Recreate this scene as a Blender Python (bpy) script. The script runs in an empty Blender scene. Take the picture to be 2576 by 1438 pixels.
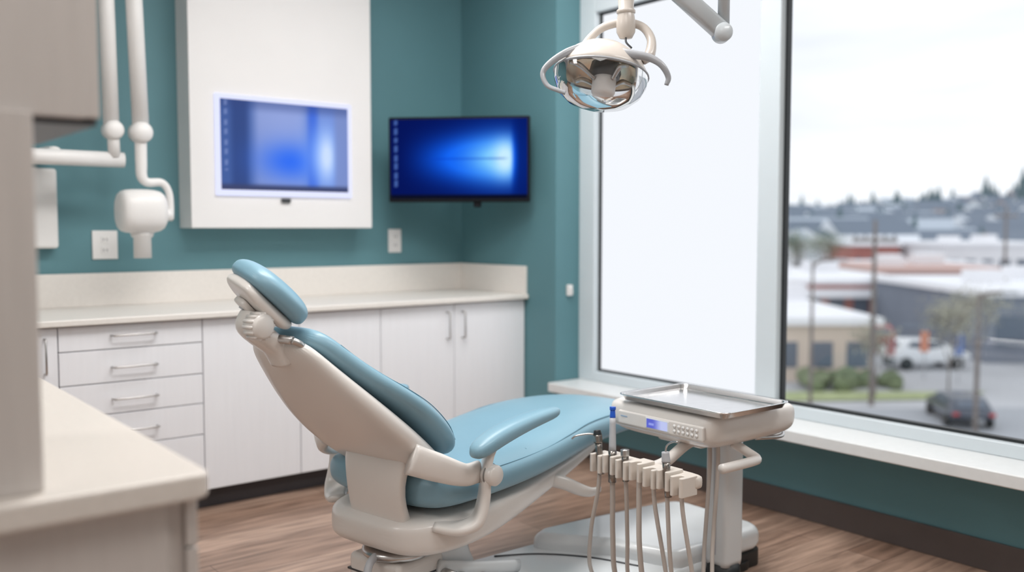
import bpy, math, random
from mathutils import Vector, Matrix, Euler
random.seed(4)
scene=bpy.context.scene
COL=scene.collection
YAW=math.radians(38.4)

# ---------------------------------------------------------------- helpers
def s2l(v):
    v/=255.0
    return v/12.92 if v<=0.04045 else ((v+0.055)/1.055)**2.4
def rgb(r,g,b): return (s2l(r),s2l(g),s2l(b),1.0)

def mat(name,col,rough=.5,metal=0.0,noise=0.0,nscale=8.0,bump=0.0,bscale=200.0,coat=0.0,stretch=(1,1,1),spec=.5):
    m=bpy.data.materials.new(name); m.use_nodes=True
    nt=m.node_tree; b=nt.nodes['Principled BSDF']
    b.inputs['Base Color'].default_value=col
    b.inputs['Roughness'].default_value=rough
    b.inputs['Metallic'].default_value=metal
    b.inputs['Coat Weight'].default_value=coat
    b.inputs['Specular IOR Level'].default_value=spec
    tc=nt.nodes.new('ShaderNodeTexCoord'); mp=nt.nodes.new('ShaderNodeMapping')
    mp.inputs['Scale'].default_value=stretch
    nt.links.new(tc.outputs['Object'],mp.inputs['Vector'])
    if noise>0:
        n=nt.nodes.new('ShaderNodeTexNoise'); n.inputs['Scale'].default_value=nscale
        n.inputs['Detail'].default_value=4
        nt.links.new(mp.outputs[0],n.inputs['Vector'])
        r=nt.nodes.new('ShaderNodeValToRGB')
        r.color_ramp.elements[0].position=.3; r.color_ramp.elements[1].position=.7
        r.color_ramp.elements[0].color=tuple(c*(1-noise) for c in col[:3])+(1,)
        r.color_ramp.elements[1].color=tuple(min(1,c*(1+noise)) for c in col[:3])+(1,)
        nt.links.new(n.outputs['Fac'],r.inputs['Fac'])
        nt.links.new(r.outputs[0],b.inputs['Base Color'])
    if bump>0:
        n2=nt.nodes.new('ShaderNodeTexNoise'); n2.inputs['Scale'].default_value=bscale
        nt.links.new(mp.outputs[0],n2.inputs['Vector'])
        bp=nt.nodes.new('ShaderNodeBump'); bp.inputs['Strength'].default_value=bump; bp.inputs['Distance'].default_value=.002
        nt.links.new(n2.outputs['Fac'],bp.inputs['Height'])
        nt.links.new(bp.outputs[0],b.inputs['Normal'])
    return m

def emis(name,col,st=1.0):
    m=bpy.data.materials.new(name); m.use_nodes=True
    nt=m.node_tree; nt.nodes.clear()
    e=nt.nodes.new('ShaderNodeEmission'); o=nt.nodes.new('ShaderNodeOutputMaterial')
    e.inputs[0].default_value=col; e.inputs[1].default_value=st
    nt.links.new(e.outputs[0],o.inputs[0]); return m

def glass_thin(name,tint=(1,1,1,1),rough=0.0,minf=0.0,ior=1.45):
    m=bpy.data.materials.new(name); m.use_nodes=True
    nt=m.node_tree; nt.nodes.clear()
    t=nt.nodes.new('ShaderNodeBsdfTransparent'); t.inputs[0].default_value=tint
    g=nt.nodes.new('ShaderNodeBsdfGlossy'); g.inputs['Roughness'].default_value=rough
    f=nt.nodes.new('ShaderNodeFresnel'); f.inputs[0].default_value=ior
    ad=nt.nodes.new('ShaderNodeMath'); ad.operation='ADD'; ad.inputs[1].default_value=minf; ad.use_clamp=True
    mx=nt.nodes.new('ShaderNodeMixShader'); o=nt.nodes.new('ShaderNodeOutputMaterial')
    nt.links.new(f.outputs[0],ad.inputs[0]); nt.links.new(ad.outputs[0],mx.inputs[0])
    nt.links.new(t.outputs[0],mx.inputs[1]); nt.links.new(g.outputs[0],mx.inputs[2])
    nt.links.new(mx.outputs[0],o.inputs[0]); return m

def empty(name,loc=(0,0,0),rotz=0.0,world=False,parent=None,rot=None):
    e=bpy.data.objects.new(name,None); COL.objects.link(e)
    e.location=loc; e.rotation_euler=rot if rot else (0,0,rotz); e.empty_display_size=.1
    if world: e['world']=1
    if parent: e.parent=parent
    return e

def mesh(name,verts,faces,m,parent=None,smooth=False,subs=0,bevel=0,seg=3,mi=None,solid=0):
    me=bpy.data.meshes.new(name); me.from_pydata([tuple(v) for v in verts],[],faces); me.update()
    ms=m if isinstance(m,(list,tuple)) else [m]
    for k in ms: me.materials.append(k)
    if mi:
        for p,i in zip(me.polygons,mi): p.material_index=i
    o=bpy.data.objects.new(name,me); COL.objects.link(o)
    if smooth or bevel>0:
        for p in me.polygons: p.use_smooth=True
    if parent:
        o.parent=parent
        if parent.get('world'): o.matrix_parent_inverse=Matrix.Translation(-Vector(parent.location))
    if solid:
        s=o.modifiers.new('sol','SOLIDIFY'); s.thickness=solid
    if bevel>0:
        b=o.modifiers.new('bev','BEVEL'); b.width=bevel; b.segments=seg; b.harden_normals=True; b.limit_method='ANGLE'; b.angle_limit=math.radians(40)
    if subs:
        s=o.modifiers.new('sub','SUBSURF'); s.levels=subs; s.render_levels=subs
    return o

def boxgeo(b):
    x0,x1,y0,y1,z0,z1=b
    v=[(x0,y0,z0),(x1,y0,z0),(x1,y1,z0),(x0,y1,z0),(x0,y0,z1),(x1,y0,z1),(x1,y1,z1),(x0,y1,z1)]
    f=[(0,3,2,1),(4,5,6,7),(0,1,5,4),(1,2,6,5),(2,3,7,6),(3,0,4,7)]
    return v,f
def box(name,b,m,parent=None,bevel=0,seg=3):
    v,f=boxgeo(b); return mesh(name,v,f,m,parent,bevel=bevel,seg=seg)
def boxes(name,bs,m,parent=None,bevel=0,seg=2):
    V=[];F=[]
    for b in bs:
        v,f=boxgeo(b); n=len(V); V+=v; F+=[tuple(i+n for i in q) for q in f]
    return mesh(name,V,F,m,parent,bevel=bevel,seg=seg)

def superell(n,hw,ht,N=28):
    P=[]
    for i in range(N):
        a=2*math.pi*i/N; c=math.cos(a); s=math.sin(a)
        P.append((hw*math.copysign(abs(c)**(2/n),c),ht*math.copysign(abs(s)**(2/n),s)))
    return P
def loft(name,rings,m,parent=None,subs=1,cap=True,closed=True):
    N=len(rings[0]); V=[v for r in rings for v in r]; F=[]
    for i in range(len(rings)-1):
        for j in range(N if closed else N-1):
            k=(j+1)%N
            F.append((i*N+j,i*N+k,(i+1)*N+k,(i+1)*N+j))
    if cap:
        F.append(tuple(reversed(range(N)))); F.append(tuple(range((len(rings)-1)*N,len(rings)*N)))
    return mesh(name,V,F,m,parent,smooth=True,subs=subs)

def catmull(pts,k=6):
    pts=[Vector(p) for p in pts]; out=[]
    P=[pts[0]*2-pts[1]]+pts+[pts[-1]*2-pts[-2]]
    for i in range(1,len(P)-2):
        for j in range(k):
            t=j/k
            a,b,c,d=P[i-1],P[i],P[i+1],P[i+2]
            out.append(.5*((2*b)+(-a+c)*t+(2*a-5*b+4*c-d)*t*t+(-a+3*b-3*c+d)*t**3))
    out.append(pts[-1]); return out
def sweep(name,pts,r,m,parent=None,n=12,k=6,smoothpath=True,flat=1.0,up=None,e=2.0):
    rs=r if isinstance(r,(list,tuple)) else [r]*len(pts)
    P=catmull(pts,k) if smoothpath else [Vector(p) for p in pts]
    if smoothpath:
        R=[]
        for i in range(len(pts)-1):
            for j in range(k): R.append(rs[i]+(rs[i+1]-rs[i])*j/k)
        R.append(rs[-1])
    else: R=list(rs)
    rings=[]; nrm=None
    for i,p in enumerate(P):
        t=(P[min(i+1,len(P)-1)]-P[max(i-1,0)]).normalized()
        if nrm is None:
            u=Vector(up) if up else (Vector((0,0,1)) if abs(t.z)<.9 else Vector((1,0,0)))
            nrm=(u-t*u.dot(t)).normalized()
        else: nrm=(nrm-t*nrm.dot(t)).normalized()
        bn=t.cross(nrm)
        rings.append([p+nrm*a+bn*b*flat for a,b in superell(e,R[i],R[i],n)])
    return loft(name,rings,m,parent,subs=0)
def lathe(name,prof,m,parent=None,seg=32,loc=(0,0,0),rot=(0,0,0),scale=(1,1,1),cap=False,subs=0):
    rings=[[(max(r,1e-5)*math.cos(2*math.pi*j/seg),max(r,1e-5)*math.sin(2*math.pi*j/seg),z) for j in range(seg)] for r,z in prof]
    M=Matrix.LocRotScale(Vector(loc),Euler(rot),Vector(scale))
    rings=[[M@Vector(v) for v in r] for r in rings]
    return loft(name,rings,m,parent,subs=subs,cap=cap)
def prism(name,out,z0,z1,m,parent=None,bevel=.01,seg=4):
    n=len(out); V=[(x,y,z0) for x,y in out]+[(x,y,z1) for x,y in out]
    F=[tuple(reversed(range(n))),tuple(range(n,2*n))]+[(i,(i+1)%n,n+(i+1)%n,n+i) for i in range(n)]
    return mesh(name,V,F,m,parent,bevel=bevel,seg=seg)
def rrect(cx,cy,hx,hy,r,k=6):
    P=[]
    for (sx,sy,a0) in ((1,1,0),(-1,1,90),(-1,-1,180),(1,-1,270)):
        for i in range(k+1):
            a=math.radians(a0+90*i/k)
            P.append((cx+sx*(hx-r)+r*math.cos(a),cy+sy*(hy-r)+r*math.sin(a)))
    return P

# ---------------------------------------------------------------- materials
TEAL=mat('teal_wall_paint',rgb(91,134,142),.6,noise=.03,nscale=3,bump=.12,bscale=300)
WHITEW=mat('white_ceiling_paint',rgb(240,240,238),.8,noise=.02)
LAM=mat('white_laminate',rgb(238,239,243),.38,noise=.012,nscale=60,stretch=(1,1,.05))
PANELW=mat('white_panel_paint',rgb(234,232,231),.45,noise=.01,nscale=4)
LAM_SHADED=mat('shaded_white_laminate',rgb(200,193,188),.45,noise=.03,nscale=70,stretch=(1,1,.06))  # the white laminate darkened: backlit foreground shade put into the colour
COUNTER=mat('cream_countertop',rgb(230,225,219),.32,noise=.025,nscale=60)
COUNTER2=mat('dimmed_cream_countertop',rgb(216,208,200),.32,noise=.03,nscale=80)  # cream countertop again, darkened to paint in dimmer foreground light
TOE=mat('dark_toe_kick',rgb(70,68,72),.5,noise=.05)
BASEB=mat('brown_rubber_base',rgb(84,76,74),.5,noise=.05)
STEEL=mat('brushed_steel',rgb(196,194,192),.28,1.0,noise=.05,nscale=80,stretch=(1,.05,1))
TRAYM=mat('tray_steel',rgb(228,227,227),.18,1.0,noise=.03,nscale=30)
FRAME=mat('white_window_frame',rgb(208,217,222),.35,noise=.01)
SILL=mat('window_sill_stone',rgb(222,224,224),.3,noise=.02,nscale=30)
BLACK=mat('black_rubber',rgb(30,34,36),.45,noise=.05)
TVB=mat('black_tv_plastic',rgb(12,14,20),.6,noise=.05,spec=.2)
DKGR=mat('dark_grey_plastic',rgb(60,62,66),.4,noise=.05)
VINYL=mat('blue_vinyl',rgb(128,165,182),.36,noise=.025,nscale=6,bump=.10,bscale=500)
VSEAM=mat('blue_vinyl_seam',rgb(104,145,164),.5,noise=.03)
SHELL=mat('cream_plastic_shell',rgb(222,217,212),.3,noise=.012,nscale=4,coat=.2)
SHELL2=mat('cool_white_plastic',rgb(220,224,226),.25,noise=.012,nscale=4,coat=.3)
LAMP=mat('lamp_cream_plastic',rgb(200,192,184),.3,noise=.012,nscale=4,coat=.2)
LAMP2=mat('lamp_grey_plastic',rgb(160,162,166),.3,noise=.02,coat=.2)
LAMPARM=mat('lamp_arm_paint',rgb(196,202,206),.3,noise=.012,coat=.2)
GREYP=mat('light_grey_plastic',rgb(182,184,188),.35,noise=.02)
SEAMG=mat('shadow_gap_grey',rgb(120,116,112),.6,noise=.02)
HOSE=mat('cream_hose',rgb(188,180,173),.5,noise=.03)
HOLD=mat('beige_holder_plastic',rgb(218,210,201),.4,noise=.02)
BLUEP=mat('blue_tip_plastic',rgb(30,90,200),.35,noise=.02)
WHITEP=mat('white_plastic',rgb(230,228,226),.4,noise=.01)

WOOD=bpy.data.materials.new('wood_plank_floor'); WOOD.use_nodes=True
nt=WOOD.node_tree; b=nt.nodes['Principled BSDF']
tc=nt.nodes.new('ShaderNodeTexCoord')
bk=nt.nodes.new('ShaderNodeTexBrick'); bk.inputs['Scale'].default_value=1
bk.inputs['Brick Width'].default_value=1.25; bk.inputs['Row Height'].default_value=.155
bk.inputs['Mortar Size'].default_value=.0014; bk.offset=.37
bk.inputs['Color1'].default_value=rgb(186,158,140); bk.inputs['Color2'].default_value=rgb(150,122,105); bk.inputs['Mortar'].default_value=rgb(88,70,60)
nt.links.new(tc.outputs['Object'],bk.inputs['Vector'])
mp=nt.nodes.new('ShaderNodeMapping'); mp.inputs['Scale'].default_value=(1.2,14,1)
nt.links.new(tc.outputs['Object'],mp.inputs['Vector'])
nz=nt.nodes.new('ShaderNodeTexNoise'); nz.inputs['Scale'].default_value=2.2; nz.inputs['Detail'].default_value=8; nz.inputs['Distortion'].default_value=.8
nt.links.new(mp.outputs[0],nz.inputs['Vector'])
rp=nt.nodes.new('ShaderNodeValToRGB'); rp.color_ramp.elements[0].position=.34; rp.color_ramp.elements[1].position=.66
rp.color_ramp.elements[0].color=(.46,.43,.41,1); rp.color_ramp.elements[1].color=(1.14,1.12,1.11,1)
nt.links.new(nz.outputs['Fac'],rp.inputs['Fac'])
mx=nt.nodes.new('ShaderNodeMix'); mx.data_type='RGBA'; mx.blend_type='MULTIPLY'; mx.inputs['Factor'].default_value=.85
nt.links.new(bk.outputs['Color'],mx.inputs['A']); nt.links.new(rp.outputs[0],mx.inputs['B'])
nt.links.new(mx.outputs['Result'],b.inputs['Base Color']); b.inputs['Roughness'].default_value=.33

# ---------------------------------------------------------------- room shell
box('floor',(-2.6,3.7,-1.9,4.9,-.1,0),WOOD)
box('ceiling',(-2.6,3.7,-1.9,4.9,3.0,3.1),WHITEW)
box('wall_back',(-2.6,3.33,4.7,4.9,0,3.0),TEAL)
boxes('wall_right',[(3.33,3.7,3.82,4.9,0,3.0),(3.5,3.7,-1.9,3.82,0,.385),(3.5,3.7,-1.9,3.82,2.86,3.0),(3.5,3.7,-1.9,-.1,.385,2.86)],TEAL)
box('wall_left',(-2.7,-2.6,-1.9,4.9,0,3.0),WHITEW)
box('wall_front',(-2.6,3.7,-2.0,-1.9,0,3.0),WHITEW)
box('baseboard_right',(3.488,3.5,-1.9,3.82,0,.115),BASEB,bevel=.003)
box('trim_1',(3.27,3.56,-.1,3.815,.385,.435),SILL,bevel=.006)

# window
win=empty('window_1',(3.54,1.9,.43),world=True)
posts=[(3.70,3.82),(2.52,2.63),(1.05,1.16),(-.1,.0)]
boxes('frame_mullions',[(3.50,3.58,a,b_,.435,2.86) for a,b_ in posts],FRAME,win,bevel=.004)
fb=[]
for i in range(3):
    y0=posts[i+1][1]; y1=posts[i][0]
    fb+=[(3.50,3.58,y0,y1,.435,.487),(3.50,3.58,y0,y1,2.42,2.50),(3.50,3.58,y0,y1,2.80,2.86)]
boxes('frame_rails',fb,FRAME,win,bevel=.004)
gk=[]
for i in range(3):
    y0=posts[i+1][1]; y1=posts[i][0]
    for z0,z1 in ((.487,2.42),(2.50,2.80)):
        w=.012
        gk+=[(3.535,3.565,y0,y0+w,z0,z1),(3.535,3.565,y1-w,y1,z0,z1),(3.535,3.565,y0+w,y1-w,z0,z0+w),(3.535,3.565,y0+w,y1-w,z1-w,z1)]
boxes('glazing_gaskets',gk,BLACK,win)
GL=glass_thin('window_glass')
FROST_GLOW=emis('frosted_film_glow',(.92,.95,1.0,1),1.0)  # emission stands in for daylight glowing through the frosted film
box('frosted_pane',(3.548,3.554,2.642,3.688,.499,2.408),FROST_GLOW,win)
for i,(y0,y1,z0,z1) in enumerate([(1.172,2.508,.499,2.408),(.012,1.038,.499,2.408),(2.642,3.688,2.512,2.788),(1.172,2.508,2.512,2.788),(.012,1.038,2.512,2.788)]):
    mesh('clear_pane_%d'%i,[(3.55,y0,z0),(3.55,y1,z0),(3.55,y1,z1),(3.55,y0,z1)],[(0,1,2,3)],GL,win)

# ---------------------------------------------------------------- back counter run
cab=empty('base_cabinet_run',(2.0,4.4,0),world=True)
YF=4.08
box('carcass',(.2,3.328,YF+.02,4.698,.1,.872),mat('cabinet_gap_grey',rgb(140,140,142),.7,noise=.02),cab)
box('toe_kick',(.2,3.328,YF+.075,4.69,0,.1),TOE,cab)
box('countertop',(.2,3.328,4.045,4.698,.872,.9),COUNTER,cab,bevel=.006)
boxes('backsplash',[(.2,3.31,4.68,4.698,.9,1.057),(3.31,3.328,4.06,4.698,.9,1.057)],COUNTER,cab,bevel=.003)
g=.002
fr=[]
for z0,z1 in ((.765,.868),(.625,.765),(.492,.625),(.352,.492),(.098,.352)):
    fr.append((.893+g,1.483-g,YF,YF+.019,z0+g,z1-g))
boxes('drawer_fronts',fr,LAM,cab,bevel=.002)
dr=[]
for a,b_ in ((.45,.893),(1.483,1.948),(1.948,2.39),(2.39,2.841),(2.841,3.325)):
    dr.append((a+g,b_-g,YF,YF+.019,.098+g,.868-g))
boxes('door_fronts',dr,LAM,cab,bevel=.002)
def bar_handle(name,c,L,horizontal=True):
    x,y,z=c; h=L/2
    if horizontal: pts=[(x-h,y,z),(x-h,y-.028,z),(x-h+.006,y-.032,z),(x+h-.006,y-.032,z),(x+h,y-.028,z),(x+h,y,z)]
    else: pts=[(x,y,z-h),(x,y-.028,z-h),(x,y-.032,z-h+.006),(x,y-.032,z+h-.006),(x,y-.028,z+h),(x,y,z+h)]
    sweep(name,pts,.0045,STEEL,cab,n=10,smoothpath=False)
for i,z in enumerate((.823,.69,.556,.42)): bar_handle('drawer_pull_%d'%i,(1.188,YF,z),.18)
for i,x in enumerate((.842,2.793,2.891)): bar_handle('door_pull_%d'%i,(x,YF,.755),.14,False)

# ---------------------------------------------------------------- peninsula and upper cabinet in the foreground
pen=empty('peninsula_counter',(0,2,0),world=True)
prism('countertop',[(-.9,1.38),(.49,1.38),(.508,1.387),(.515,1.405),(.515,2.6),(-.9,2.6)],.86,.90,COUNTER2,pen,bevel=.008)
box('cabinet_body',(-.88,.484,1.43,2.58,.0,.86),LAM_SHADED,pen,bevel=.002)
boxes('end_panel',[(.484,.503,1.42,2.58,.0,.775),(.484,.503,1.42,2.58,.779,.86)],LAM_SHADED,pen,bevel=.002)
box('door_front',(-.88,.455,1.412,1.43,.1,.856),LAM_SHADED,pen,bevel=.002)
up=empty('upper_cabinet',(0,1.6,1.2),world=True)
box('support_panel',(-.5,.288,1.42,1.85,.90,1.43),LAM_SHADED,up,bevel=.003)
box('cabinet_body',(-.9,.385,1.455,1.86,1.43,2.4),LAM_SHADED,up,bevel=.002)
boxes('doors',[(-.9,-.1,1.435,1.453,1.427,2.4),(-.096,.36,1.435,1.453,1.427,2.4)],LAM_SHADED,up,bevel=.002)
box('underside_panel',(.29,.383,1.47,1.85,1.42,1.43),DKGR,up)

# ---------------------------------------------------------------- wall panel with built-in screen
SCR=bpy.data.materials.new('screen_emission'); SCR.use_nodes=True
nt=SCR.node_tree; nt.nodes.clear()
at=nt.nodes.new('ShaderNodeAttribute'); at.attribute_name='Col'
e=nt.nodes.new('ShaderNodeEmission'); o=nt.nodes.new('ShaderNodeOutputMaterial')
nt.links.new(at.outputs['Color'],e.inputs[0]); nt.links.new(e.outputs[0],o.inputs[0])
def screen(name,w,h,fn,parent,loc=(0,0,0),nx=90,ny=50):
    V=[(loc[0]+w*(i/nx-.5),loc[1],loc[2]+h*(j/ny-.5)) for j in range(ny+1) for i in range(nx+1)]
    F=[(j*(nx+1)+i,j*(nx+1)+i+1,(j+1)*(nx+1)+i+1,(j+1)*(nx+1)+i) for j in range(ny) for i in range(nx)]
    o=mesh(name,V,F,SCR,parent)
    ca=o.data.color_attributes.new('Col','FLOAT_COLOR','POINT')
    for j in range(ny+1):
        for i in range(nx+1):
            c=fn(i/nx,j/ny); ca.data[j*(nx+1)+i].color=(s2l(c[0]),s2l(c[1]),s2l(c[2]),1)
    return o
def lerp(a,b_,t): t=max(0,min(1,t)); return tuple(x+(y-x)*t for x,y in zip(a,b_))
def ss(a,b_,x):
    t=max(0,min(1,(x-a)/(b_-a))); return t*t*(3-2*t)
def desk(u,v):
    c=(6,20,88)
    beam=math.exp(-((v-.5)/.28)**2)*ss(.0,.6,u)*(1-ss(.87,.95,u))
    c=lerp(c,(14,96,245),beam*1.2+.3*math.exp(-((u-.8)/.3)**2-((v-.5)/.6)**2))
    hot=math.exp(-((v-.5)/.24)**2-((u-.80)/.22)**2)*(1-ss(.87,.91,u))
    c=lerp(c,(120,200,255),hot*1.2)
    c=lerp(c,(200,238,255),1.2*math.exp(-((v-.5)/.2)**2-((u-.84)/.08)**2)*(1-ss(.87,.91,u)))
    c=lerp(c,(14,60,190),.45*math.exp(-((v-.5)/.012)**2)*ss(.2,.4,u)*(1-ss(.8,.88,u)))
    if .025<u<.055 and (v*9)%1>.3 and v>.12: c=lerp(c,(110,150,220),.6)
    if v<.05: c=(12,16,38)
    return c
def band(a,b_,u,s=.02): return ss(a-s,a+s,u)*(1-ss(b_-s,b_+s,u))
def desk2(u,v):
    c=lerp((72,98,160),(118,142,210),ss(.1,.5,u))
    c=lerp(c,(54,74,130),.8*band(.08,.2,u,.03))
    c=lerp(c,(156,172,226),.85*band(.25,.64,u,.05)*(.7+.3*v))
    c=lerp(c,(54,112,245),1.0*math.exp(-((v-.34)/.22)**2-((u-.54)/.26)**2))
    c=lerp(c,(38,84,215),.7*band(.67,.75,u,.03))
    g_=math.exp(-((v-.42)/.38)**2-((u-.80)/.15)**2)
    c=lerp(c,(120,165,255),g_*1.1)
    c=lerp(c,(205,225,255),1.1*math.exp(-((v-.42)/.26)**2-((u-.82)/.07)**2))
    c=lerp(c,(126,144,200),.8*ss(.86,.92,u))
    c=lerp(c,(60,76,130),.45*ss(.85,.98,v))
    if .025<u<.05 and (v*9)%1>.45 and v>.2: c=lerp(c,(150,165,215),.5)
    c=lerp(c,(66,74,112),1-ss(.03,.09,v))
    return c
pan=empty('wall_monitor_cabinet',(2.1,4.6,1.3),world=True)
box('cabinet_box',(1.605,2.605,4.53,4.7,1.27,2.999),PANELW,pan,bevel=.004)
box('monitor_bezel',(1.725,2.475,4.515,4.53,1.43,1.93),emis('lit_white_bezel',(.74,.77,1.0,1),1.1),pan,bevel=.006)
screen('monitor_screen',.70,.445,desk2,pan,(2.1,4.512,1.683))
box('webcam',(2.07,2.12,4.515,4.53,1.40,1.422),DKGR,pan,bevel=.004)

# corner TV
tv=empty('wall_television',(2.952,4.194,1.643),rotz=-YAW-math.radians(7))
box('tv_body',(-.39,.39,0,.045,-.232,.232),TVB,tv,bevel=.008)
screen('tv_screen',.755,.43,desk,tv,(0,-.0015,.003))
box('tv_mount_plate',(-.12,.12,.045,.06,-.1,.1),DKGR,tv,bevel=.004)
sweep('tv_mount_arm',[(0,.06,0),(.02,.2,0),(-.0,.36,0),(-.02,.57,0)],.02,DKGR,tv)
box('tv_sensor',(.08,.12,.01,.04,-.26,-.232),TVB,tv,bevel=.004)

def outlet(x,z,w):
    e=empty('wall_outlet',(x,4.7,z),world=True)
    box('cover_plate',(x-w/2,x+w/2,4.692,4.7,z-.068,z+.068),WHITEP,e,bevel=.003)
    for k in (-.025,.025):
        box('socket',(x-.018,x+.018,4.689,4.693,z+k-.017,z+k+.017),WHITEP,e,bevel=.004)
        boxes('slots',[(x-.009,x-.006,4.6885,4.69,z+k-.006,z+k+.006),(x+.006,x+.009,4.6885,4.69,z+k-.006,z+k+.006)],DKGR,e)
outlet(1.247,1.19,.115); outlet(2.85,1.196,.085)
e=empty('shade_chain_holder',(3.42,3.81,.93),world=True)
box('holder',(3.405,3.44,3.80,3.82,.90,.96),WHITEP,e,bevel=.004)
sweep('hook',[(3.42,3.80,.94),(3.42,3.785,.93),(3.42,3.785,.91)],.004,WHITEP,e,n=8)

# ---------------------------------------------------------------- dental x-ray
xr=empty('dental_xray_unit',(1.1,4.5,1.4),world=True)
box('wall_box',(.90,1.03,4.62,4.70,1.177,1.54),WHITEP,xr,bevel=.015)
sweep('mount_arm',[(.55,4.38,1.575),(1.247,4.36,1.572)],.034,WHITEP,xr,n=20,smoothpath=False)
sweep('mount_post',[(.97,4.70,1.6),(.97,4.55,1.6),(.97,4.38,1.59)],.03,WHITEP,xr)
sweep('arm_upright_a',[(1.18,4.35,2.75),(1.195,4.35,1.72)],.034,WHITEP,xr,n=16,smoothpath=False)
sweep('arm_upright_a_low',[(1.20,4.35,1.74),(1.205,4.35,1.58)],.026,WHITEP,xr,n=16,smoothpath=False)
sweep('arm_upright_b',[(1.285,4.33,2.75),(1.315,4.33,1.70)],.036,WHITEP,xr,n=16,smoothpath=False)
sweep('arm_bridge',[(1.18,4.35,2.74),(1.23,4.36,2.79),(1.285,4.33,2.74)],.036,WHITEP,xr)
lathe('joint_a',[(0,-.045),(.03,-.045),(.042,-.03),(.042,.03),(.03,.045),(0,.045)],WHITEP,xr,loc=(1.2,4.35,1.70),rot=(math.pi/2,0,0))
lathe('joint_b',[(0,-.05),(.035,-.05),(.047,-.03),(.047,.03),(.035,.05),(0,.05)],WHITEP,xr,loc=(1.313,4.33,1.695),rot=(math.pi/2,0,0))
sweep('fork',[(1.313,4.33,1.69),(1.313,4.33,1.56),(1.315,4.33,1.50),(1.34,4.33,1.475),(1.40,4.33,1.475),(1.43,4.33,1.44),(1.438,4.33,1.38),(1.435,4.33,1.31)],[.027,.026,.024,.02,.018,.016,.016,.018],WHITEP,xr)
hd=[]
for x,r in ((1.205,.055),(1.215,.085),(1.235,.098),(1.30,.10),(1.37,.098),(1.40,.085),(1.415,.05)):
    hd.append([(x,4.33+a,1.345+b_) for a,b_ in superell(2.6,r,r,24)])
loft('tube_head',hd,WHITEP,xr)
sweep('head_pivot',[(1.40,4.33,1.33),(1.445,4.33,1.33)],.028,WHITEP,xr,smoothpath=False)
lathe('cone',[(.0,0),(.055,0),(.045,-.03),(.038,-.035),(.038,-.125),(.033,-.125),(.033,-.02)],WHITEP,xr,loc=(1.31,4.33,1.26))

# ---------------------------------------------------------------- dental chair
ch=empty('dental_chair',(1.44,2.48,0),rotz=math.radians(12))
def ring_vz(u,zc,hw,ht,n=3.2,vo=0):
    return [(u,vo+a,zc+b_) for a,b_ in superell(n,hw,ht)]
seat=[(-.015,.487,.15,.022),(-.005,.488,.22,.045),(.02,.49,.265,.062),(.08,.49,.285,.067),(.3,.492,.29,.067),(.5,.502,.285,.066),(.66,.522,.275,.068),(.8,.54,.262,.068),(1.0,.545,.25,.062),(1.16,.535,.235,.056),(1.26,.525,.205,.05),(1.315,.518,.15,.038),(1.335,.515,.09,.018)]
loft('seat_cushion',[ring_vz(*s) for s in seat],VINYL,ch,subs=2)
for sg,nm in ((-1,'near'),(1,'far')):
    sweep('seat_piping_'+nm,[(u,sg*hw*.93,zc+ht*.60) for u,zc,hw,ht in seat[3:-3]],.0016,VSEAM,ch,n=6)
sweep('seat_cross_seam',[(.44+.03*math.cos(v*8),v,.498+.066*(1-abs(v/.29)**3.2)**(1/3.2)*.995) for v in (-.24,-.18,-.1,0,.1,.18,.24)],.0014,VSEAM,ch,n=6)
B=Vector((.098,0,.566)); ang=math.radians(41)
A=Vector((-math.cos(ang),0,math.sin(ang))); Nn=Vector((math.sin(ang),0,math.cos(ang))); Vv=Vector((0,1,0))
def back_ring(s,hw,ht,off,n=2.8):
    c=B+A*s+Nn*off
    return [c+Vv*a+Nn*b_ for a,b_ in superell(n,hw,ht)]
cush=[(-.015,.13,.012,.033),(-.005,.19,.028,.036),(.03,.235,.038,.041),(.1,.252,.042,.052),(.2,.252,.043,.056),(.3,.238,.041,.046),(.38,.212,.038,.036),(.45,.178,.036,.034),(.52,.15,.036,.036),(.575,.125,.033,.036),(.597,.085,.018,.033)]
loft('back_cushion',[back_ring(*c) for c in cush],VINYL,ch,subs=2)
shell=[(-.06,.10,.02,-.025),(-.05,.16,.036,-.028),(.0,.212,.045,-.034),(.08,.243,.050,-.040),(.2,.25,.05,-.042),(.3,.235,.046,-.04),(.4,.205,.04,-.034),(.5,.165,.034,-.026),(.58,.14,.026,-.016),(.615,.10,.016,-.008)]
loft('back_shell',[back_ring(s,hw,ht,off,2.9) for s,hw,ht,off in shell],SHELL,ch,subs=2)
for sg,nm in ((-1,'near'),(1,'far')):
    sweep('back_piping_'+nm,[B+A*s+Nn*(off+ht*.55)+Vv*(sg*hw*.915) for s,hw,ht,off in cush[2:-2]],.0016,VSEAM,ch,n=6)
yk=[]
for z,u,hw,hu in ((.33,-.01,.10,.035),(.36,-.015,.125,.035),(.42,-.035,.12,.022),(.48,-.05,.12,.02),(.54,-.05,.125,.022),(.59,-.035,.14,.03),(.62,-.02,.12,.03)):
    yk.append([(u+b_,-.04+a,z) for a,b_ in superell(4,hw,hu)])
loft('back_yoke',yk,SHELL,ch,subs=1)
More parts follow.
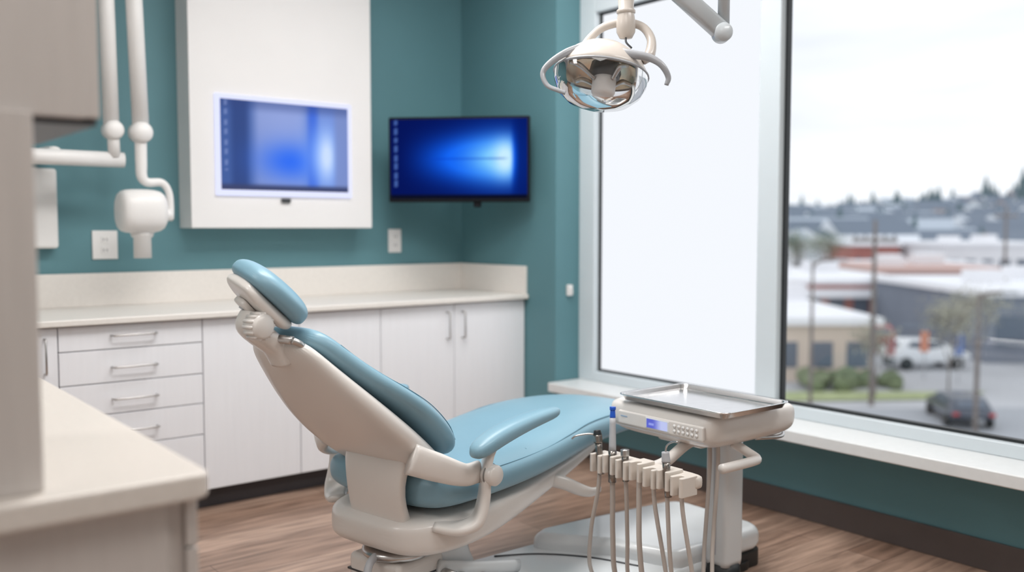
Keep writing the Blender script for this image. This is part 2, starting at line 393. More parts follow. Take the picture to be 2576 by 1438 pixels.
for sg,nm in ((-1,'near'),(1,'far')):
    s0=-.09 if sg<0 else -.02
    sweep('side_bracket_'+nm,[(s0,sg*.235,.615),(s0*.2,sg*.27,.582),(.06,sg*.30,.55),(.115,sg*.31,.55)],[.046,.042,.034,.034],SHELL,ch,flat=.45,n=16,up=(0,0,1),e=2.8)
    sweep('arm_support_'+nm,[(.02,sg*.22,.392),(.06,sg*.275,.385),(.10,sg*.315,.405),(.122,sg*.325,.47),(.127,sg*.328,.55),(.14,sg*.333,.605),(.17,sg*.34,.635)],[.030,.038,.044,.040,.036,.032,.022],SHELL,ch,flat=.4,n=16,up=(1,0,0),e=3)
    lathe('arm_pivot_'+nm,[(0,.02),(.026,.02),(.031,.014),(.032,-.02),(0,-.02)],SHELL,ch,loc=(.127,sg*.355,.545),rot=(sg*-math.pi/2,0,0))
    lathe('arm_pivot_groove_'+nm,[(.033,.002),(.034,.0),(.033,-.002)],SEAMG,ch,loc=(.127,sg*.347,.545),rot=(sg*-math.pi/2,0,0))
    pad=[]
    yy=sg*.345
    for u,z,hw,ht in ((.053,.620,.012,.010),(.063,.623,.028,.022),(.095,.633,.037,.029),(.16,.653,.04,.029),(.25,.669,.04,.026),(.34,.680,.038,.023),(.41,.684,.034,.020),(.445,.686,.024,.015),(.458,.686,.010,.007)):
        pad.append([(u,yy+a,z+b_) for a,b_ in superell(2.6,hw,ht,20)])
    loft('armrest_pad_'+nm,pad,VINYL,ch,subs=1)
hr=empty('headrest',(-.395,.008,1.085),parent=ch,rot=(math.radians(16),math.radians(40),0))
def hring(x,hw,ht,zo,n=2.8): return [(x*1.1,a,zo+b_+(-.6*a*a)) for a,b_ in superell(n,hw,ht)]
loft('headrest_cushion',[hring(*q) for q in ((-.100,.05,.012,.016),(-.090,.08,.026,.018),(-.062,.108,.034,.022),(0,.118,.036,.024),(.057,.111,.036,.022),(.086,.085,.03,.018),(.098,.05,.014,.015))],VINYL,hr,subs=2)
loft('headrest_back_plate',[hring(*q) for q in ((-.090,.05,.010,-.018),(-.080,.078,.018,-.02),(-.04,.098,.022,-.026),(.03,.098,.024,-.028),(.068,.084,.02,-.024),(.084,.05,.01,-.018))],SHELL,hr,subs=2)
loft('headrest_slide',[[(x,a,-.058+b_+zo) for a,b_ in superell(4,hw,.010)] for x,hw,zo in ((-.055,.03,.004),(-.045,.036,0),(.05,.036,0),(.075,.03,0))],SHELL,hr,subs=1)
boxes('slide_slot',[(-.035,.03,-.012,.012,-.0705,-.066)],GREYP,hr,bevel=.002)
sweep('headrest_bracket',[(-.345,.0,.905),(-.375,0,.945),(-.42,0,.98),(-.452,0,1.01),(-.445,.0,1.045)],[.03,.028,.03,.030,.024],SHELL,ch,flat=1.5,n=16,up=(1,0,0),e=3)
KU,KZ=-.462,1.012
lathe('headrest_knob',[(0,-.03),(.026,-.03),(.034,-.022),(.034,.022),(.026,.03),(0,.03)],SHELL,ch,loc=(KU,-.05,KZ),rot=(math.pi/2,0,0))
for i in range(14):
    a=i*2*math.pi/14
    lathe('knob_ridge_%d'%i,[(0,-.022),(.005,-.02),(.005,.02),(0,.022)],SHELL,ch,seg=8,loc=(KU+.034*math.cos(a),-.05,KZ+.034*math.sin(a)),rot=(math.pi/2,0,0))
lathe('headrest_hinge',[(0,-.09),(.012,-.09),(.012,.09),(0,.09)],STEEL,ch,seg=16,loc=(-.385,0,.97),rot=(math.pi/2,0,0))
sweep('headrest_lever',[(-.385,-.09,.97),(-.365,-.10,.958),(-.34,-.10,.935)],[.010,.009,.006],STEEL,ch)
fr_=[]
for u,z0,z1,hw in ((-.085,.34,.38,.08),(-.075,.31,.40,.15),(-.03,.295,.415,.21),(.06,.29,.42,.245),(.2,.292,.425,.25),(.35,.31,.43,.235),(.5,.335,.435,.21),(.7,.37,.45,.18),(.9,.415,.47,.15),(1.05,.45,.48,.12)):
    fr_.append(ring_vz(u,(z0+z1)/2,hw,(z1-z0)/2,4.5,-.015))
loft('seat_frame',fr_,SHELL,ch,subs=2)
sweep('foot_lever',[(.62,-.17,.40),(.66,-.22,.385),(.70,-.26,.36),(.74,-.28,.345),(.79,-.285,.345)],[.026,.024,.022,.018,.012],SHELL,ch,flat=.6)
col=[]
for z,uc,hu,hv in ((.06,.19,.2,.15),(.12,.18,.19,.145),(.18,.17,.17,.13),(.24,.16,.15,.12),(.30,.15,.16,.13)):
    col.append([(uc+a,b_,z) for a,b_ in superell(4.5,hu,hv)])
loft('lift_column',col,SHELL2,ch,subs=1)
lathe('hydraulic_ring',[(0,0),(.10,0),(.11,.008),(.11,.02),(.10,.028),(0,.028)],STEEL,ch,loc=(.05,-.03,.262))
boxes('pivot_block',[(-.04,.16,-.13,.10,.10,.262)],SHELL,ch,bevel=.02)
for i,(bu,bv,bz) in enumerate(((.20,-.17,.17),(.13,-.165,.20),(.30,-.16,.14))):
    lathe('pivot_bolt_%d'%i,[(0,-.015),(.014,-.015),(.018,-.008),(.018,.03),(0,.03)],STEEL,ch,seg=16,loc=(bu,bv,bz),rot=(math.pi/2,0,0))
boxes('pivot_gap',[(-.041,.161,-.131,.101,.205,.211)],DKGR,ch)
sweep('lift_hose',[(.0,-.02,.28),(-.08,-.05,.27),(-.10,-.06,.22),(-.06,-.08,.17),(.02,-.1,.15)],.012,GREYP,ch)
sweep('lift_link_near',[(.12,-.14,.22),(.3,-.15,.17),(.5,-.15,.12)],.022,SHELL2,ch,flat=.5)
ca,sa=math.cos(math.radians(12)),math.sin(math.radians(12))
def wl(x,y): x-=1.44;y-=2.48; return (x*ca+y*sa,-x*sa+y*ca)
def wo(P): return [wl(x,y) for x,y in P]
prism('base_foot',wo(rrect(2.10,2.36,.76,.24,.08)),0,.035,BLACK,ch,bevel=.004)
prism('base_end_cap',wo(rrect(2.80,2.34,.10,.21,.04)),0,.065,BLACK,ch,bevel=.006)
prism('base_plate',wo(rrect(2.02,2.37,.70,.27,.09)),.03,.10,SHELL2,ch,bevel=.03,seg=6)
prism('base_housing',wo([(2.40,2.115),(2.84,2.115),(2.885,2.13),(2.905,2.18),(2.905,2.50),(2.885,2.55),(2.83,2.58),(2.40,2.62),(2.22,2.63),(2.14,2.59),(2.20,2.50),(2.32,2.34)]),.065,.155,SHELL2,ch,bevel=.035,seg=6)
sweep('base_seam',[wl(1.98,2.60)+(.101,),wl(2.12,2.52)+(.101,),wl(2.24,2.38)+(.101,),wl(2.32,2.20)+(.101,)],.004,DKGR,ch,n=6)

# ---------------------------------------------------------------- delivery unit
du=empty('dental_delivery_unit',(2.46,2.06,0),world=True)
PX,PY=2.575,2.055
loft('post',[[(PX+a,PY+b_,z) for a,b_ in superell(5,r,r)] for z,r in ((.10,.048),(.12,.050),(.3,.050),(.5,.050),(.58,.048))],SHELL2,du,subs=0)
box('post_groove',(PX-.0515,PX-.050,PY-.006,PY+.006,.14,.56),GREYP,du)
lathe('post_foot',[(0,0),(.06,0),(.06,.07),(.054,.105),(0,.105)],BLACK,du,loc=(PX,PY,0))
con=[]
for z,hx,hy in ((.572,.15,.16),(.578,.18,.19),(.598,.218,.225),(.618,.231,.236),(.655,.232,.238),(.676,.228,.234),(.685,.216,.222),(.687,.18,.18)):
    con.append([(2.46+a,2.065+b_,z) for a,b_ in superell(9,hx,hy,64)])
loft('console_body',con,SHELL,du,subs=2)
box('console_seam_band',(2.2275,2.2285,1.86,2.27,.606,.608),GREYP,du)
box('control_panel',(2.2245,2.24,1.86,2.23,.612,.658),SHELL,du,bevel=.006)
box('lcd_bezel',(2.2225,2.23,1.998,2.102,.617,.653),SHELL2,du,bevel=.003)
def lcd(u,v):
    c=lerp((96,104,205),(190,198,240),ss(.25,.75,u))
    if .1<u<.35 and .3<v<.6: c=(150,162,235)
    return c
lo=screen('lcd_screen',.090,.029,lcd,du,(0,0,0),24,8)
lo.data.transform(Matrix.Translation((2.2218,2.05,.635))@Matrix.Rotation(-math.pi/2,4,'Z'))
for r_ in range(2):
    for k in range(6):
        lathe('button_%d_%d'%(r_,k),[(0,0),(.0055,0),(.006,-.002),(0,-.002)],WHITEP,du,seg=14,loc=(2.2235,1.885+k*.018,.627+.016*r_),rot=(0,math.pi/2,0))
box('maker_mark',(2.2235,2.2245,2.185,2.215,.638,.642),mat('mark_blue_grey',rgb(150,175,200),.5,noise=.02),du)
box('under_mount',(2.36,2.66,1.98,2.18,.545,.58),SHELL,du,bevel=.015)
sweep('grab_handle',[(2.42,1.90,.575),(2.435,1.85,.55),(2.425,1.81,.54),(2.39,1.797,.54),(2.30,1.795,.54),(2.235,1.795,.54)],.0155,SHELL,du)
sweep('side_bracket',[(2.50,1.87,.585),(2.62,1.86,.577),(2.68,1.90,.585)],.007,STEEL,du)
def tring(hx,hy,r,z): return [(x,y,z) for x,y in rrect(2.39,2.005,hx,hy,r)]
TR=[tring(.150,.212,.018,.696),tring(.153,.215,.02,.698),tring(.160,.222,.026,.712),tring(.168,.230,.032,.7145),tring(.169,.231,.033,.711),tring(.161,.223,.028,.708),tring(.153,.215,.02,.6935),tring(.15,.212,.018,.6925)]
N=len(TR[0]); V=[v for r in TR for v in r]; F=[]
for i in range(len(TR)-1):
    for j in range(N):
        k=(j+1)%N; F.append((i*N+j,(i)*N+k,(i+1)*N+k,(i+1)*N+j))
F.append(tuple(range(N))); F.append(tuple(reversed(range((len(TR)-1)*N,len(TR)*N))))
it=mesh('instrument_tray',V,F,TRAYM,du,smooth=True)
for p in it.data.polygons[-2:]: p.use_smooth=False
box('tray_rest',(2.27,2.51,1.84,2.17,.684,.6925),SHELL,du,bevel=.004)
hb=[]
for y in (1.79,1.80,1.86,1.98,2.10,2.18,2.19):
    r=.016 if y in (1.79,2.19) else .022
    hb.append([(2.13+a*.9,y,.516+b_) for a,b_ in superell(4,r,r,20)])
loft('holder_bar',hb,HOLD,du,subs=1)
ys=[2.165,2.108,2.05,1.99,1.932,1.875,1.82]
for i,y in enumerate(ys):
    w_=.0245; x0,x1=2.055,2.125; s_=.0095
    out=[(x0,y-w_+.004),(x0+.004,y-w_),(x1,y-w_),(x1,y+w_),(x0+.004,y+w_),(x0,y+w_-.004),(x0,y+s_+.003),(x0+.006,y+s_),(x0+.024,y+s_),(x0+.032,y+s_*.6),(x0+.034,y),(x0+.032,y-s_*.6),(x0+.024,y-s_),(x0+.006,y-s_),(x0,y-s_-.003)]
    dz=(-.004,.003,-.002,.004,-.004,.002,-.006)[i]
    prism('holder_%d'%i,out,.486+dz,.545+dz,HOLD,du,bevel=.005,seg=3)
sweep('holder_arm',[(2.13,1.99,.52),(2.2,1.99,.53),(2.30,2.0,.565),(2.4,2.03,.57)],.018,SHELL,du)
def instr(i,y,parts,lean=(0,0)):
    for nm,z0,z1,r0,r1,m in parts:
        def P(z): return (2.08+(z-.52)*lean[0],y+(z-.52)*lean[1],z)
        sweep('%s_%d'%(nm,i),[P(z0),P((z0+z1)/2),P(z1)],[r0,(r0+r1)/2,r1],m,du,n=16,k=3)
DS=mat('dark_steel',rgb(150,144,138),.25,1.0,noise=.05)
instr(0,ys[0],[('handpiece_body',.475,.575,.011,.012,DS),('handpiece_collar',.575,.600,.0145,.0145,DS),('handpiece_cap',.60,.615,.0145,.011,BLACK)],(0,.15))
sweep('handpiece_hook_0',[(2.085,2.178,.598),(2.06,2.20,.602),(2.03,2.225,.595),(2.02,2.235,.585)],.003,STEEL,du,n=8)
instr(1,ys[1],[('suction_grip',.46,.56,.013,.0135,DS),('suction_body',.56,.665,.012,.0095,GREYP),('suction_tip',.665,.69,.0095,.008,BLUEP),('suction_tip_end',.69,.70,.010,.010,BLUEP)],(.05,.05))
instr(2,ys[2],[('handpiece_body',.475,.555,.0105,.0115,DS),('handpiece_head',.555,.575,.014,.014,STEEL)],(0,.05))
instr(5,ys[5],[('syringe_body',.465,.57,.011,.012,DS),('syringe_head',.57,.60,.0135,.0115,GREYP)],(0,.1))
sweep('syringe_nozzle',[(2.08,1.883,.60),(2.08,1.877,.62),(2.08,1.855,.635),(2.08,1.835,.638)],.003,STEEL,du,n=8)
for i,y in enumerate(ys):
    dx=[-.02,.0,.02,-.015,.01,.0,.015][i]; dy=[.05,.01,.03,-.015,-.04,-.01,-.03][i]
    r=.0085 if i in (1,3) else .0068
    pts=[(2.08,y,.50),(2.083+dx*.3,y+dy*.1,.42),(2.09+dx,y+dy*.6,.28),(2.11+dx,y+dy,.14),(2.18+dx,y*.8+.2*2.05+dy,.06),(2.32,y*.4+.6*2.05,.03),(2.50,y*.1+.9*2.05,.05),(2.54,2.05,.07)]
    if i in (5,6):
        pts=pts[:5]+[(2.28,y*.8+.2*2.05,.08),(2.34,y*.6+.4*2.05,.25),(2.36,y*.6+.4*2.05,.48),(2.36,y*.6+.4*2.05,.58)]
    sweep('hose_%d'%i,pts,r,HOSE,du,n=10,k=8)

# ---------------------------------------------------------------- dental light
dl=empty('dental_operating_light',(1.877,1.958,1.71),rotz=-YAW)
hd_=empty('lamp_head',(0,0,0),parent=dl,rot=(math.radians(-14),math.radians(7),0))
lathe('cap',[(0,.092),(.03,.091),(.06,.083),(.09,.064),(.115,.038),(.128,.015),(.132,.0),(.128,-.002),(.12,.01),(.09,.05),(.05,.072),(0,.08)],LAMP,hd_,seg=48,scale=(1,.85,1))
lathe('shield_rim',[(.131,.003),(.137,.001),(.138,-.004),(.132,-.006)],LAMP2,hd_,seg=48,scale=(1,.85,1))
lathe('clear_shield',[(.135,-.004),(.132,-.03),(.118,-.06),(.09,-.085),(.05,-.10),(.02,-.104),(0,-.105)],glass_thin('clear_shield_plastic',(.95,.96,.97,1),.05,.06),hd_,seg=48,scale=(1,.85,1))
REFL=mat('gold_reflector',rgb(226,208,182),.3,.9,noise=.12,nscale=25)
lathe('reflector',[(.124,-.004),(.112,.022),(.085,.045),(.05,.058),(0,.062)],REFL,hd_,seg=12,scale=(1,.85,1))
lathe('bulb_shield',[(0,-.075),(.028,-.072),(.034,-.06),(.034,-.02),(.03,.0),(0,.01)],WHITEP,hd_,seg=24,loc=(.01,-.01,0))
lathe('bulb_socket',[(0,-.02),(.042,-.018),(.046,.0),(.04,.03),(0,.05)],DKGR,hd_,seg=8,loc=(.01,-.01,.0))
for k in range(4):
    a=k*math.pi/2+.6
    sweep('bulb_bracket_%d'%k,[(.01+.035*math.cos(a),-.01+.035*math.sin(a),-.03),(.08*math.cos(a),.07*math.sin(a),.0),(.115*math.cos(a),.095*math.sin(a),.0)],[.006,.008,.006],STEEL,hd_,n=8)
sweep('handle_l',[(-.04,-.03,.075),(-.10,-.06,.050),(-.150,-.08,.015),(-.170,-.09,-.015),(-.158,-.10,-.048),(-.13,-.105,-.062),(-.108,-.105,-.070)],[.010,.010,.009,.008,.008,.008,.007],LAMP2,dl,flat=.7)
sweep('handle_r',[(.03,-.05,.06),(.07,-.075,.042),(.12,-.09,.030),(.155,-.10,.008),(.175,-.10,-.025),(.170,-.10,-.048)],[.010,.012,.011,.009,.008,.006],LAMP2,dl,flat=.7)
sweep('yoke',[(-.055,.0,.075),(-.03,.02,.105),(.01,.03,.137),(.07,.03,.150),(.12,.02,.135),(.142,.0,.095),(.135,-.02,.05),(.115,-.03,.03)],[.008,.011,.012,.012,.012,.013,.016,.012],LAMP,dl)
lathe('yoke_joint',[(0,-.035),(.018,-.032),(.027,-.015),(.028,.01),(.024,.035),(.02,.05)],LAMP,dl,loc=(.072,.02,.135))
lathe('stem',[(.020,0),(.027,.004),(.027,.012),(.022,.016),(.026,.10),(.028,.22),(.028,.26),(0,.262)],LAMP,dl,loc=(.072,.02,.17))
sweep('lamp_cable',[(.075,.02,.12),(.07,.0,.09),(.085,-.01,.07)],.003,DKGR,dl,n=8)
sweep('spring_arm',[(.06,.02,.375),(.355,.02,.115)],[.026,.026],LAMPARM,dl,smoothpath=False,e=4,n=20)
lathe('elbow',[(0,-.028),(.024,-.028),(.027,-.02),(.027,.02),(.024,.028),(0,.028)],LAMPARM,dl,loc=(.348,.02,.118),rot=(math.pi/2,0,0))
sweep('ceiling_pole',[(.352,.02,.11),(.352,.02,1.29)],[.017,.017],LAMPARM,dl,smoothpath=False,n=16)
lathe('ceiling_canopy',[(0,1.29),(.09,1.29),(.085,1.25),(.02,1.24)],LAMPARM,dl,loc=(.352,.02,0))

# ---------------------------------------------------------------- unseen ceiling panels added as interior fill light
def panel(x,y,w,d,power):
    e=empty('ceiling_fill_panel',(x,y,2.97),world=True)
    boxes('frame',[(x-w/2-.03,x+w/2+.03,y-d/2-.03,y-d/2,2.96,3.0),(x-w/2-.03,x+w/2+.03,y+d/2,y+d/2+.03,2.96,3.0),(x-w/2-.03,x-w/2,y-d/2,y+d/2,2.96,3.0),(x+w/2,x+w/2+.03,y-d/2,y+d/2,2.96,3.0)],WHITEP,e)
    L=bpy.data.lights.new('panel_fill_light','AREA'); L.shape='RECTANGLE'; L.size=w; L.size_y=d; L.energy=power; L.color=(1,.985,.97)
    o=bpy.data.objects.new('panel_fill_light',L); COL.objects.link(o); o.location=(0,0,-.02); o.parent=e
panel(.3,.2,1.2,1.2,20); panel(1.3,2.3,1.2,.6,43); panel(2.5,3.0,1.2,.6,32); panel(-1.4,2.6,1.2,.6,23); panel(2.3,.4,1.2,.6,28)

# ---------------------------------------------------------------- outdoors (street grid frame: l=right, d=away); colours lightened to paint in haze
GZ=-6.0
def og(name,l=0,d=0,z=GZ):
    f=Vector((math.sin(YAW),math.cos(YAW),0)); r=Vector((math.cos(YAW),-math.sin(YAW),0))
    p=f*d+r*l
    return empty(name,(p.x,p.y,z),rotz=-YAW)
ASPH=mat('asphalt',rgb(168,172,178),.8,noise=.06,nscale=.3)
LOT=mat('parking_lot_concrete',rgb(188,190,194),.85,noise=.08,nscale=.2)
GRASS=mat('grass_verge',rgb(168,178,134),.9,noise=.15,nscale=2)
SHRUB=mat('shrub_leaves',rgb(118,130,100),.9,noise=.3,nscale=2)
CONIF=mat('hazed_conifer_needles',rgb(100,120,126),.9,noise=.2,nscale=.3)  # grey-blue distance haze mixed into the needle colour
BARK=mat('tree_bark',rgb(126,118,114),.9,noise=.2,nscale=3)
BUD=mat('budding_leaves',rgb(166,164,148),.9,noise=.2,nscale=2)
TAN=mat('tan_stucco',rgb(220,204,190),.9,noise=.05,nscale=.5)
BRICK=mat('red_brick_wall',rgb(174,114,106),.9,noise=.12,nscale=.6)
WROOF=mat('white_roof_membrane',rgb(244,245,249),.8,noise=.03,nscale=.4)
GREYB=mat('grey_building_wall',rgb(134,141,154),.9,noise=.06,nscale=.4)
WBLD=mat('white_building_wall',rgb(234,234,237),.9,noise=.04,nscale=.4)
DWIN=mat('dark_window_glass',rgb(106,116,130),.2,noise=.1,nscale=.5)
HILLM=mat('hillside_ground',rgb(150,163,166),.95,noise=.15,nscale=.05)  # ground tone paled with painted haze
ST=og('street_ground')
mesh('ground',[(-60,8,0),(400,8,0),(400,140,0),(-60,140,0)],[(0,1,2,3)],LOT,ST)
mesh('road',[(2,20,.02),(90,24,.02),(90,39,.02),(2,37,.02)],[(0,1,2,3)],ASPH,ST)
mesh('grass_strip',[(5,38.3,.05),(19,39.2,.05),(21,41.0,.05),(5,41.0,.05)],[(0,1,2,3)],GRASS,ST)
mesh('road_line',[(2,29,.04),(90,32,.04),(90,32.2,.04),(2,29.2,.04)],[(0,1,2,3)],WROOF,ST)
HI=og('hillside')
NX,NY=24,14; HV=[];HF=[]
def hz(l,d):
    t=max(0,min(1,(d-125)/290)); return t**1.1*12.0*(1+.12*math.sin(l*.03+1))+ (l-90)/60*1.2*t
for j in range(NY+1):
    for i in range(NX+1):
        l=-40+i*420/NX; d=125+j*420/NY; HV.append((l,d,hz(l,d)))
for j in range(NY):
    for i in range(NX): HF.append((j*(NX+1)+i,j*(NX+1)+i+1,(j+1)*(NX+1)+i+1,(j+1)*(NX+1)+i))
mesh('hill_terrain',HV,HF,HILLM,HI,smooth=True)
HM=[mat('house_white',rgb(236,240,245),.9,noise=.03),mat('house_grey',rgb(182,192,204),.9,noise=.05),mat('house_brown',rgb(178,160,156),.9,noise=.05),mat('house_roof_dark',rgb(120,131,146),.9,noise=.08),mat('house_roof_light',rgb(190,200,212),.9,noise=.05)]  # house colours pushed pale and bluish to imitate haze
V=[];F=[];MI=[]
for k in range(420):
    d=random.uniform(130,410); l=d*random.uniform(.2,.72); w=random.uniform(4,7.5); q=random.uniform(3,5); h=random.uniform(3.5,6.5); r=random.uniform(1.2,2.4)
    z=hz(l,d)-.3; n=len(V); a=random.uniform(-.4,.4); c_,s_=math.cos(a),math.sin(a)
    def T(x,y,zz): return (l+x*c_-y*s_,d+x*s_+y*c_,z+zz)
    V+=[T(-w,-q,0),T(w,-q,0),T(w,q,0),T(-w,q,0),T(-w,-q,h),T(w,-q,h),T(w,q,h),T(-w,q,h),T(-w,0,h+r),T(w,0,h+r)]
    m1=random.choice([0,0,0,1,2]); m2=random.choice([3,3,3,4])
    for f,mi in (((0,1,5,4),m1),((1,2,6,5),m1),((2,3,7,6),m1),((3,0,4,7),m1),((4,5,9,8),m2),((6,7,8,9),m2),((5,6,9),m1),((7,4,8),m1)):
        F.append(tuple(i+n for i in f)); MI.append(mi)
    for wx in (-.6,.0,.6):
        n=len(V); V+=[T(wx*w-.7,-q-.05,h*.35),T(wx*w+.7,-q-.05,h*.35),T(wx*w+.7,-q-.05,h*.75),T(wx*w-.7,-q-.05,h*.75)]; F.append((n,n+1,n+2,n+3)); MI.append(3)
HO=og('hillside_houses'); mesh('houses',V,F,HM,HO,mi=MI)
def conifer(V,F,l,d,z,h,r):
    tiers=5
    for t in range(tiers):
        z0=z+h*(.12+.88*t/tiers*.95); z1=min(z0+h*.34,z+h*1.02); rr=r*(1-t/tiers)*random.uniform(.85,1.1)+.1
        n=len(V); K=9
        for k in range(K):
            a=2*math.pi*k/K; q=rr*(1 if k%2 else .72); V.append((l+q*math.cos(a),d+q*math.sin(a),z0+random.uniform(-.03,.03)*h))
        V.append((l+random.uniform(-.1,.1),d,z1))
        for k in range(K): F.append((n+k,n+(k+1)%K,n+K))
    n=len(V); V.extend([(l-.15,d,z-.5),(l+.15,d,z-.5),(l+.15,d,z+h*.3),(l-.15,d,z+h*.3)]); F.append((n,n+1,n+2,n+3))
V=[];F=[]
for k in range(170):
    d=random.uniform(140,430); l=d*random.uniform(.2,.72); h=random.uniform(4.5,9); conifer(V,F,l,d,hz(l,d),h,h*random.uniform(.26,.4))
for k in range(40):
    d=random.uniform(380,410); l=d*random.uniform(.26,.72); h=random.uniform(6,12); conifer(V,F,l,d,hz(l,d),h,h*random.uniform(.24,.36))
for t,d,h in ((.32,170,9),(.35,170,10),(.43,150,9),(.44,380,11),(.385,390,12),(.505,380,16),(.512,385,13),(.545,370,19),(.56,360,15),(.47,400,11),(.36,400,11),(.41,400,12),(.455,380,13)):
    conifer(V,F,t*d,d,hz(t*d,d),h,h*.3)
CO=og('hillside_conifers'); mesh('conifers',V,F,CONIF,CO)
def building(name,l0,l1,d0,d1,h,wallm,roofm,wins=6,sign=None):
    lc=(l0+l1)/2; e=og(name,lc,d0); w=(l1-l0)/2; D=d1-d0
    box('walls',(-w,w,0,D,0,h),wallm,e)
    box('roof',(-w-.3,w+.3,-.3,D+.3,h,h+.35),roofm,e)
    bs=[]
    for k in range(wins):
        x=-w+(k+.5)*2*w/wins; bs.append((x-w/wins*.6,x+w/wins*.6,-.06,0,h*.25,h*.7))
    boxes('windows',bs,DWIN,e)
    boxes('rooftop_units',[(-w*.5,-w*.5+2,D*.4,D*.4+2,h+.35,h+1.1),(w*.3,w*.3+2.5,D*.6,D*.6+2,h+.35,h+1.2)],WBLD,e)
    if sign: box('awning',(-w,w,-.8,0,h*.72,h*.9),sign,e)
building('tan_shop_building',10.5,17.2,44,62,2.7,TAN,WROOF,4)
building('strip_mall_building',17,29,66,86,3.3,BRICK,WROOF,7,WROOF)
building('brick_building',30,41,76,92,3.6,BRICK,mat('salmon_roof',rgb(205,174,166),.9,noise=.05),8)
building('office_building',50,66,108,130,5.2,WBLD,WROOF,8)
building('grey_warehouse_building',25.5,36,50,66,3.6,GREYB,WROOF,4)
building('low_shop_building',36,48,94,104,3.4,BRICK,WROOF,7)
building('red_office_building',43,49,118,128,5.0,BRICK,WROOF,4)
def car(l,d,m,rot=0,sc=(1,1,1)):
    e=og('car',l,d); e.rotation_euler[2]+=rot; e.scale=sc
    pr=[(-2.2,.35),(-2.25,.8),(-1.9,1.0),(-1.55,1.45),(-1.2,1.55),(.3,1.53),(.6,1.45),(1.2,1.02),(2.0,.9),(2.2,.7),(2.2,.35)]
    rings=[]
    for y,s in ((-.9,.94),(-.86,1),(-.5,1.0),(.5,1.0),(.86,1),(.9,.94)):
        rings.append([(x*s,y*(1 if z<1.05 else .82),z*s+(1-s)*.5) for x,z in pr])
    loft('body',rings,m,e,subs=1)
    for sx in (-1.4,1.35):
        for sy in (-.86,.86):
            lathe('wheel',[(0,-.11),(.3,-.11),(.33,-.08),(.33,.08),(.3,.11),(0,.11)],BLACK,e,seg=20,loc=(sx,sy,.33),rot=(math.pi/2,0,0))
    for y in (-.76,.76):
        s=1 if y>0 else -1
        mesh('side_glass',[(-1.35,y+s*.06,1.08),(.95,y+s*.06,1.08),(.4,y,1.45),(-1.15,y,1.45)],[(0,1,2,3)],DWIN,e)
    mesh('rear_glass',[(-1.92,-.6,1.08),(-1.92,.6,1.08),(-1.62,.55,1.42),(-1.62,-.55,1.42)],[(0,1,2,3)],DWIN,e)
    boxes('tail_lights',[(-2.27,-2.2,-.85,-.6,.75,.9),(-2.27,-2.2,.6,.85,.75,.9)],mat('tail_light',rgb(190,60,60),.4,noise=.02),e)
CD=mat('car_paint_dark',rgb(72,80,94),.3,noise=.02,coat=.5); CW=mat('car_paint_white',rgb(236,240,244),.3,noise=.02,coat=.5); CR=mat('car_paint_red',rgb(176,74,74),.3,noise=.02,coat=.5)
car(16.9,35.0,CD,math.radians(80),(.85,.85,.72))
for l,d,m,r in ((21.5,48.5,CW,0.1),(29.5,44.0,CW,.1),(22,56,CR,1.3),(19.2,53,CW,1.4),(33,45,CR,.1),(21.3,62,CW,1.2),(38.5,60,CW,1.2)): car(l,d,m,r)
def pole(l,d,h,r=.11,name='utility_pole',arm=True):
    e=og(name,l,d)
    lathe('shaft',[(r*1.1,0),(r,h*.5),(r*.7,h),(0,h)],BARK,e,seg=12)
    if arm:
        box('crossarm',(-.9,.9,-.06,.06,h-.9,h-.75),BARK,e)
        boxes('insulators',[(x-.05,x+.05,-.05,.05,h-.75,h-.6) for x in (-.8,-.4,.4,.8)],GREYP,e)
    else:
        sweep('lamp_arm',[(0,0,h-.2),(.3,0,h),(.9,0,h+.05)],.05,BARK,e,n=8)
        box('lamp_head',(.8,1.3,-.12,.12,h-.02,h+.1),GREYP,e,bevel=.02)
pole(14.75,38,7.6,.1); pole(16.2,32.3,5.0,.08,'street_lamp',False); pole(11.6,36,6.0,.07,'street_lamp',False); pole(38,72,9,.12)
def blob(V,F,c,r,K=8):
    n=len(V); rows=5
    for j in range(rows+1):
        ph=math.pi*j/rows
        for k in range(K):
            a=2*math.pi*k/K; q=r*random.uniform(.8,1.15)
            V.append((c[0]+q*math.sin(ph)*math.cos(a),c[1]+q*math.sin(ph)*math.sin(a),c[2]+q*.85*math.cos(ph)))
    for j in range(rows):
        for k in range(K): F.append((n+j*K+k,n+j*K+(k+1)%K,n+(j+1)*K+(k+1)%K,n+(j+1)*K+k))
V=[];F=[]
for k in range(30):
    blob(V,F,(random.uniform(13.2,17.6),random.uniform(41.4,42.8),random.uniform(.15,.5)),random.uniform(.3,.6))
SH=og('street_shrubs'); mesh('shrubs',V,F,SHRUB,SH,smooth=True)
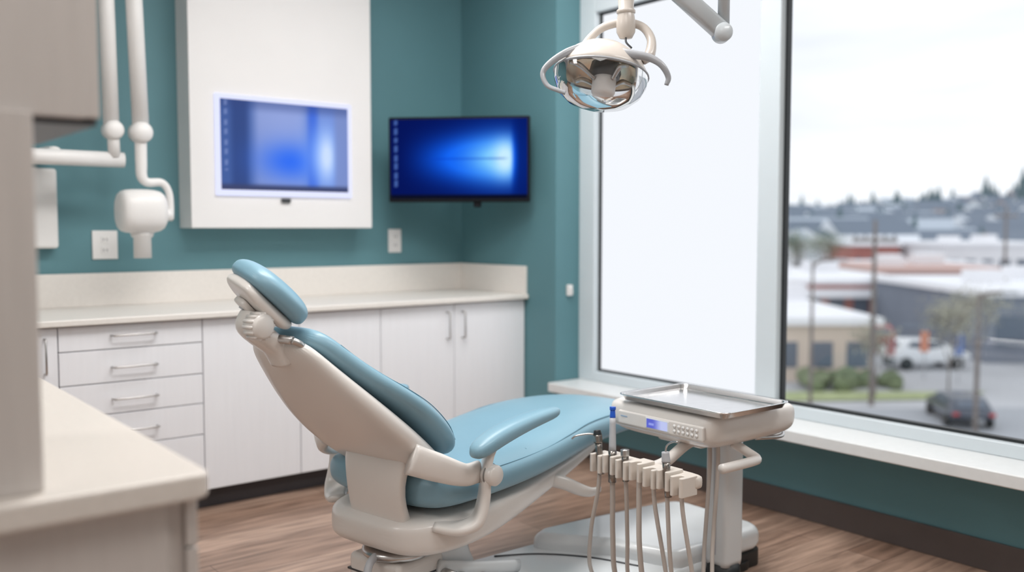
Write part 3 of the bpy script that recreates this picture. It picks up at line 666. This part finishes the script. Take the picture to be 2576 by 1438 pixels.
def tree(l,d,h,leaf=BUD,nl=4):
    e=og('street_tree',l,d); V=[];F=[]
    def seg(p,q,r0,r1):
        n=len(V); K=5; t=(q-p).normalized(); a=t.orthogonal().normalized(); b_=t.cross(a)
        for c,r in ((p,r0),(q,r1)):
            for k in range(K):
                an=2*math.pi*k/K; V.append(c+a*r*math.cos(an)+b_*r*math.sin(an))
        for k in range(K): F.append((n+k,n+(k+1)%K,n+K+(k+1)%K,n+K+k))
    tips=[]
    def grow(p,dr,L,r,lv):
        q=p+dr*L; seg(p,q,r,r*.65)
        if lv<=2: tips.append(q); tips.append((p+q)/2)
        if lv==0: return
        for k in range(3):
            an=k*2.1+random.uniform(-.5,.5)
            nd=(dr*.6+Vector((math.cos(an)*.45,math.sin(an)*.45,random.uniform(.25,.8)))).normalized()
            grow(q,nd,L*.78,r*.6,lv-1)
    grow(Vector((0,0,0)),Vector((0,0,1)),h*.25,h*.012,4)
    mesh('branches',V,F,BARK,e)
    LV=[];LF=[]
    for t in tips:
        for k in range(nl):
            c=t+Vector([random.gauss(0,.075*h) for _ in range(3)]); s=.06; n=len(LV)
            a=Vector([random.uniform(-1,1) for _ in range(3)]).normalized(); b_=a.orthogonal().normalized()
            LV+=[c+a*s,c+b_*s,c-a*s,c-b_*s]; LF.append((n,n+1,n+2,n+3))
    mesh('leaves',LV,LF,leaf,e)
tree(19.6,41.6,4.6); tree(22.6,45.0,5.0); tree(26.8,46.5,4.4); tree(15.6,39.8,3.6,BUD,2); tree(31,41,5,BUD,4); tree(27,90,8,SHRUB,8); tree(33,98,8,SHRUB,8)
for l,d,m in ((17.9,43.9,CR),(19.9,44.8,mat('orange_banner',rgb(230,140,100),.7,noise=.03)),(21.0,43.6,mat('blue_banner',rgb(80,115,180),.7,noise=.03))):
    e=og('street_banner',l,d); lathe('pole',[(.04,0),(.04,2.4),(0,2.4)],GREYP,e,seg=8); box('flag',(-.2,.2,-.02,.02,1.3,2.3),m,e,bevel=.005)

# ---------------------------------------------------------------- world (overcast)
w=bpy.data.worlds.new('overcast_sky'); scene.world=w; w.use_nodes=True
nt=w.node_tree; bg=nt.nodes['Background']
tc=nt.nodes.new('ShaderNodeTexCoord'); mp=nt.nodes.new('ShaderNodeMapping'); mp.inputs['Scale'].default_value=(1,1,3.5)
nz=nt.nodes.new('ShaderNodeTexNoise'); nz.inputs['Scale'].default_value=2.2; nz.inputs['Detail'].default_value=5; nz.inputs['Distortion'].default_value=.3
rp=nt.nodes.new('ShaderNodeValToRGB'); rp.color_ramp.elements[0].position=.35; rp.color_ramp.elements[1].position=.65
rp.color_ramp.elements[0].color=rgb(210,215,222); rp.color_ramp.elements[1].color=rgb(244,247,250)
nt.links.new(tc.outputs['Generated'],mp.inputs[0]); nt.links.new(mp.outputs[0],nz.inputs['Vector']); nt.links.new(nz.outputs['Fac'],rp.inputs[0]); nt.links.new(rp.outputs[0],bg.inputs[0])
bg.inputs[1].default_value=1.4

# ---------------------------------------------------------------- camera
cam=bpy.data.cameras.new('camera'); co=bpy.data.objects.new('camera',cam); COL.objects.link(co)
co.location=(0,0,1.27); co.rotation_euler=(math.radians(90-3.55),0,-YAW)
cam.sensor_width=36; cam.lens=32.84; cam.clip_end=2000; cam.clip_start=.05
cam.dof.use_dof=True; cam.dof.focus_distance=2.72; cam.dof.aperture_fstop=1.35
scene.camera=co
scene.view_settings.view_transform='Standard'
scene.view_settings.look='None'
